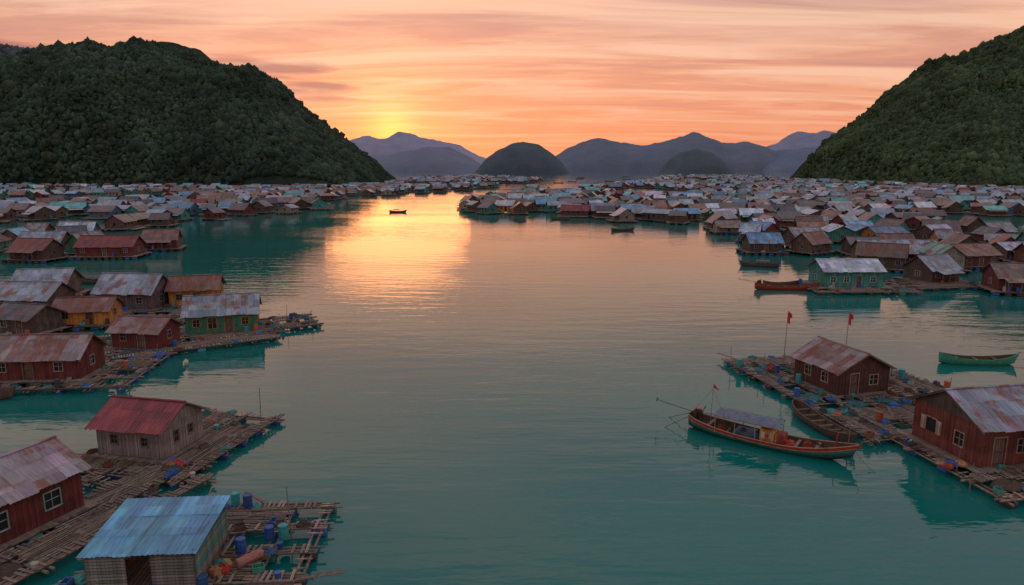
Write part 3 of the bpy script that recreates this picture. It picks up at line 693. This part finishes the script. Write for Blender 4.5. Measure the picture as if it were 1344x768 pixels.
def far_house(mb,x,y,rot,L,W,h,rise,wc,rc):
    mb.M=Matrix.Translation((x,y,0))@Matrix.Rotation(math.radians(rot),4,'Z')
    z=.8; oh=.6
    mb.box((0,0,z-.15),(L+1.8+R.random()*2,W+2.2,.2),'wood',jit(BAMB,.35))
    for xx in (-L/2,0,L/2):
        for yy in (-W/2-.8,W/2+.8): mb.box((xx,yy,.15),(.9,.5,.5),'plastic',jit(R.choice([DKW,DKW,D_BLUE]),.3))
    mb.box((0,0,z+h/2),(L,W,h),'paint',wc)
    for sx in (-1,1):
        mb.face([(sx*(L/2-.002),-W/2*sx,z+h+.002),(sx*(L/2-.002),W/2*sx,z+h+.002),(sx*(L/2-.002),0,z+h+rise)],'paint',wc)
    s=rise/(W/2)
    for sg in (-1,1):
        slope(mb,-L/2-.5,L/2+.5,(sg*(W/2+oh),z+h-s*oh+.06),(0,z+h+rise+.06),'roof_sheet',jit(rc,.12),0)
    for k in range(int(L/2.2)):
        u=-L/2+1.1+k*2.2
        dr=R.random()<.3
        for sg in (-1,1):
            mb.box((u,sg*(W/2+.01),z+(1.0 if dr else 1.4)),(.9,.06,2.0 if dr else .9),'glass',(0,0,0))
    for sx in (-1,1): mb.box((sx*(L/2+.01),0,z+1.3),(.06,.9,1.0),'glass',(0,0,0))
    if R.random()<.6:
        sg=R.choice((-1,-1,1)); dp=2.2; mb.face([(-L/2+.3,sg*(W/2+dp),z+h*.68),(L/2-.3,sg*(W/2+dp),z+h*.68),(L/2-.3,sg*(W/2+.02),z+h*.9),(-L/2+.3,sg*(W/2+.02),z+h*.9)],'roof_sheet',jit(R.choice(ROOFS),.2))
        for xx in (-L/2+.5,0,L/2-.5): mb.cyl((xx,sg*(W/2+dp-.1),.2),(xx,sg*(W/2+dp-.1),z+h*.68),.06,.06,4,'log',DKW,False)
        mb.box((0,sg*(W/2+dp/2+1.0),z-.2),(L,dp+.6,.12),'wood',jit(BAMB,.35))
    if R.random()<.25:
        mb.cyl((L/2+.7,W/4,z),(L/2+.7,W/4,z+1.3),.45,.45,8,'plastic',jit(R.choice([D_BLUE,D_TEAL,DKW]),.3))
manual=[(80,129,20,7,6),(89,119,-12,8,6.5),(83.5,156,-5,8,7),(101,150,10,9,7),(93,157,-15,8,6),(80,187,12,9,7),(64,174,0,8,6),(76,173,30,7,6),(-98,166,4,13,6.5),(-112,160,-10,9,6),(-120,175,8,10,7),(-93,181,15,8,6),(112,131,5,9,7),(118,150,-10,9,7)]
placed=[(61,123.5),(79,125)]
for (x,y,r,L,W) in manual:
    nm='floating_house'; placed.append((x,y))
    ops={'F':[W_(1.5,.9),D_(L*.5),W_(L-1.6,.9)],'L':[W_(W*.5,.9)],'R':[W_(W*.5,.9)]}
    rc=R.choice([R_RUST,R_GREY,R_GREY,R_BLUE,(.14,.12,.12)]) if x>0 else R.choice([R_MAR,R_RUST,R_GREY])
    house(nm,x,y,r,L,W,2.4,1.9+R.random()*.5,jit(R.choice([BROWN,DKW,DKW,MAROON])),jit(rc),ops,rmat='roof_metal',det=1,deck=1.2,porch=R.choice([None,(-1,-L/2+.5,L/2-1,1.8)]))
mbs={}
near=0
for P,side in ((PLV,'L'),(PRV,'R')):
    ymin=min(p[1] for p in P); ymax=max(p[1] for p in P); xmin=min(p[0] for p in P); xmax=max(p[0] for p in P)
    y=ymin
    while y<ymax:
        dy=11.5+(y/1400)*12; x=xmin+R.random()*8
        while x<xmax:
            dx=10.5+R.random()*4+(y/1400)*6
            xx=x+(R.random()-.5)*4; yy=y+(R.random()-.5)*7
            x+=dx
            if not inpoly(xx,yy,P): continue
            if abs(xx)>yy*.86+25: continue
            if hL(xx,yy)>.5 or hR(xx,yy)>.5: continue
            gapn=noise.noise(Vector((xx*.014,yy*.006,7.7)))
            if gapn>.22 or R.random()<.10: continue
            if any((xx-a)**2+(yy-b_)**2<95 for a,b_ in placed): continue
            big=R.random()<.14
            L=(5+R.random()*4.5)*(1.3 if big else 1); W=4.6+R.random()*2.0+(.8 if big else 0); rot=R.gauss(0,18)+(90 if R.random()<.35 else 0)
            h=2.1+R.random()*.9; rise=1.2+R.random()*1.2; wc=jit(R.choice(WALLS),.25); rc=jit(R.choice(ROOFS),.3)
            if yy<235:
                ops={'F':[W_(1.2,.8),D_(L*.5,.8),W_(L-1.2,.8)],'B':[],'L':[W_(W*.5,.9)],'R':[W_(W*.5,.9)]}
                house('floating_house',xx,yy,rot,L,W,h,rise,jit(R.choice(WALLN),.25),rc,ops,rmat=R.choice(['roof_metal','roof_rusty','roof_clean','roof_metal']),det=1,deck=1.1,porch=R.choice([None,(-1,-L/2+.5,L/2-1,1.8)])); near+=1
            else:
                key=side+str(int(yy//250))
                if key not in mbs: mbs[key]=MB()
                far_house(mbs[key],xx,yy,rot,L*1.08,W*1.05,h,rise,wc,rc)
                if R.random()<.35:
                    mbs[key].box((0,-W/2-3.2,.45),(L+2,2.4,.15),'wood',jit(BAMB,.3))
        y+=dy
for k,mb in mbs.items():
    mb.M=None; mb.obj('floating_village')
print('near',near)

# ================================================================ LIGHT / SKY
sd=Vector((-.175,1,.06)).normalized()
sun=bpy.data.lights.new('sun','SUN'); so=bpy.data.objects.new('sun',sun); scene.collection.objects.link(so)
sun.energy=.08; sun.color=(1,.36,.10); sun.angle=math.radians(13)
so.rotation_euler=sd.to_track_quat('Z','Y').to_euler(); so.location=(-50,300,80)
w=bpy.data.worlds.new('World'); scene.world=w; w.use_nodes=True; nt=w.node_tree; nt.nodes.clear()
out=nt.nodes.new('ShaderNodeOutputWorld'); bg=nt.nodes.new('ShaderNodeBackground'); nt.links.new(bg.outputs[0],out.inputs[0])
tc=nt.nodes.new('ShaderNodeTexCoord'); G=tc.outputs['Generated']
sep=nt.nodes.new('ShaderNodeSeparateXYZ'); nt.links.new(G,sep.inputs[0]); X,Y,Z=sep.outputs
grad=ramp(nt,Z,[(0,(.82,.25,.13)),(.05,(.85,.29,.15)),(.12,(.82,.35,.21)),(.20,(.62,.35,.28)),(.34,(.52,.41,.42)),(.6,(.42,.49,.62)),(1,(.38,.50,.68))])
zz=math_(nt,'ADD',math_(nt,'MAXIMUM',Z,0),.07)
cx=math_(nt,'DIVIDE',X,zz); cy=math_(nt,'DIVIDE',Y,zz)
comb=nt.nodes.new('ShaderNodeCombineXYZ'); nt.links.new(cx,comb.inputs[0]); nt.links.new(cy,comb.inputs[1])
def cloud(rot,sx,sy,sc_,dist,det,rough,off=0):
    mp=nt.nodes.new('ShaderNodeMapping'); mp.inputs['Rotation'].default_value=(0,0,math.radians(rot)); mp.inputs['Scale'].default_value=(sx,sy,1); mp.inputs['Location'].default_value=(off,off*.7,0)
    nt.links.new(comb.outputs[0],mp.inputs[0])
    cn=nt.nodes.new('ShaderNodeTexNoise'); cn.inputs['Scale'].default_value=sc_; cn.inputs['Detail'].default_value=det; cn.inputs['Roughness'].default_value=rough; cn.inputs['Distortion'].default_value=dist
    nt.links.new(mp.outputs[0],cn.inputs['Vector']); return cn.outputs[0]
c1=cloud(-34,.30,1.1,1.2,.8,8,.62,2.1)
c2=cloud(-48,.45,1.5,1.5,.6,6,.62,5.3)
wisp=ramp(nt,c1,[(.46,0.0),(.62,1.0)])
wisp2=ramp(nt,c2,[(.49,0.0),(.66,1.0)])
hi=ramp(nt,Z,[(.02,.2),(.11,1.0)])
c=mixc(nt,math_(nt,'MULTIPLY',math_(nt,'MULTIPLY',wisp,.75),hi),grad,(.96,.60,.42))
c=mixc(nt,math_(nt,'MULTIPLY',math_(nt,'MULTIPLY',wisp2,.45),hi),c,(.96,.50,.32))
dark=ramp(nt,c1,[(.34,1.0),(.48,0.0)])
c=mixc(nt,math_(nt,'MULTIPLY',math_(nt,'MULTIPLY',dark,.65),hi),c,(.50,.25,.24))
dp=nt.nodes.new('ShaderNodeVectorMath'); dp.operation='DOT_PRODUCT'; nt.links.new(G,dp.inputs[0]); dp.inputs[1].default_value=Vector((-.172,1,.050)).normalized()
d=math_(nt,'MAXIMUM',dp.outputs['Value'],0)
g1=math_(nt,'POWER',d,14); g2=math_(nt,'POWER',d,2200); g3=math_(nt,'POWER',d,300)
c=mixc(nt,g1,c,mixc(nt,1,c,(.20,.04,-.04),'ADD'))
c=mixc(nt,g3,c,mixc(nt,1,c,(.30,.11,-.08),'ADD'))
c=mixc(nt,g2,c,mixc(nt,1,c,(.5,.30,.03),'ADD'))
cn2=nt.nodes.new('ShaderNodeTexNoise'); cn2.inputs['Scale'].default_value=1; cn2.inputs['Detail'].default_value=5
mp2=nt.nodes.new('ShaderNodeMapping'); mp2.inputs['Scale'].default_value=(9,9,70); nt.links.new(G,mp2.inputs[0]); nt.links.new(mp2.outputs[0],cn2.inputs['Vector'])
def blob(x0,z0,sx,sz):
    a=math_(nt,'DIVIDE',math_(nt,'SUBTRACT',X,x0),sx); e=math_(nt,'DIVIDE',math_(nt,'SUBTRACT',Z,z0),sz)
    s=math_(nt,'ADD',math_(nt,'MULTIPLY',a,a),math_(nt,'MULTIPLY',e,e))
    return math_(nt,'SUBTRACT',1.0,s)
bb=math_(nt,'MAXIMUM',math_(nt,'MAXIMUM',blob(-.33,.127,.11,.016),blob(-.27,.100,.07,.014)),math_(nt,'MAXIMUM',blob(-.60,.135,.09,.012),-1.0))
bb=math_(nt,'ADD',bb,math_(nt,'MULTIPLY',math_(nt,'SUBTRACT',cn2.outputs[0],.5),3.2))
c=mixc(nt,math_(nt,'MULTIPLY',ramp(nt,bb,[(.1,0.0),(.9,1.0)]),.8),c,(.42,.16,.16))
sky=nt.nodes.new('ShaderNodeTexSky'); sky.sky_type='NISHITA'; sky.sun_disc=False
sky.sun_elevation=math.radians(3.4); sky.sun_rotation=math.radians(-10.0)
sc=nt.nodes.new('ShaderNodeVectorMath'); sc.operation='SCALE'; sc.inputs['Scale'].default_value=.08; nt.links.new(sky.outputs[0],sc.inputs[0])
c=mixc(nt,.06,c,sc.outputs[0])
nt.links.new(c,bg.inputs[0]); bg.inputs[1].default_value=1.05
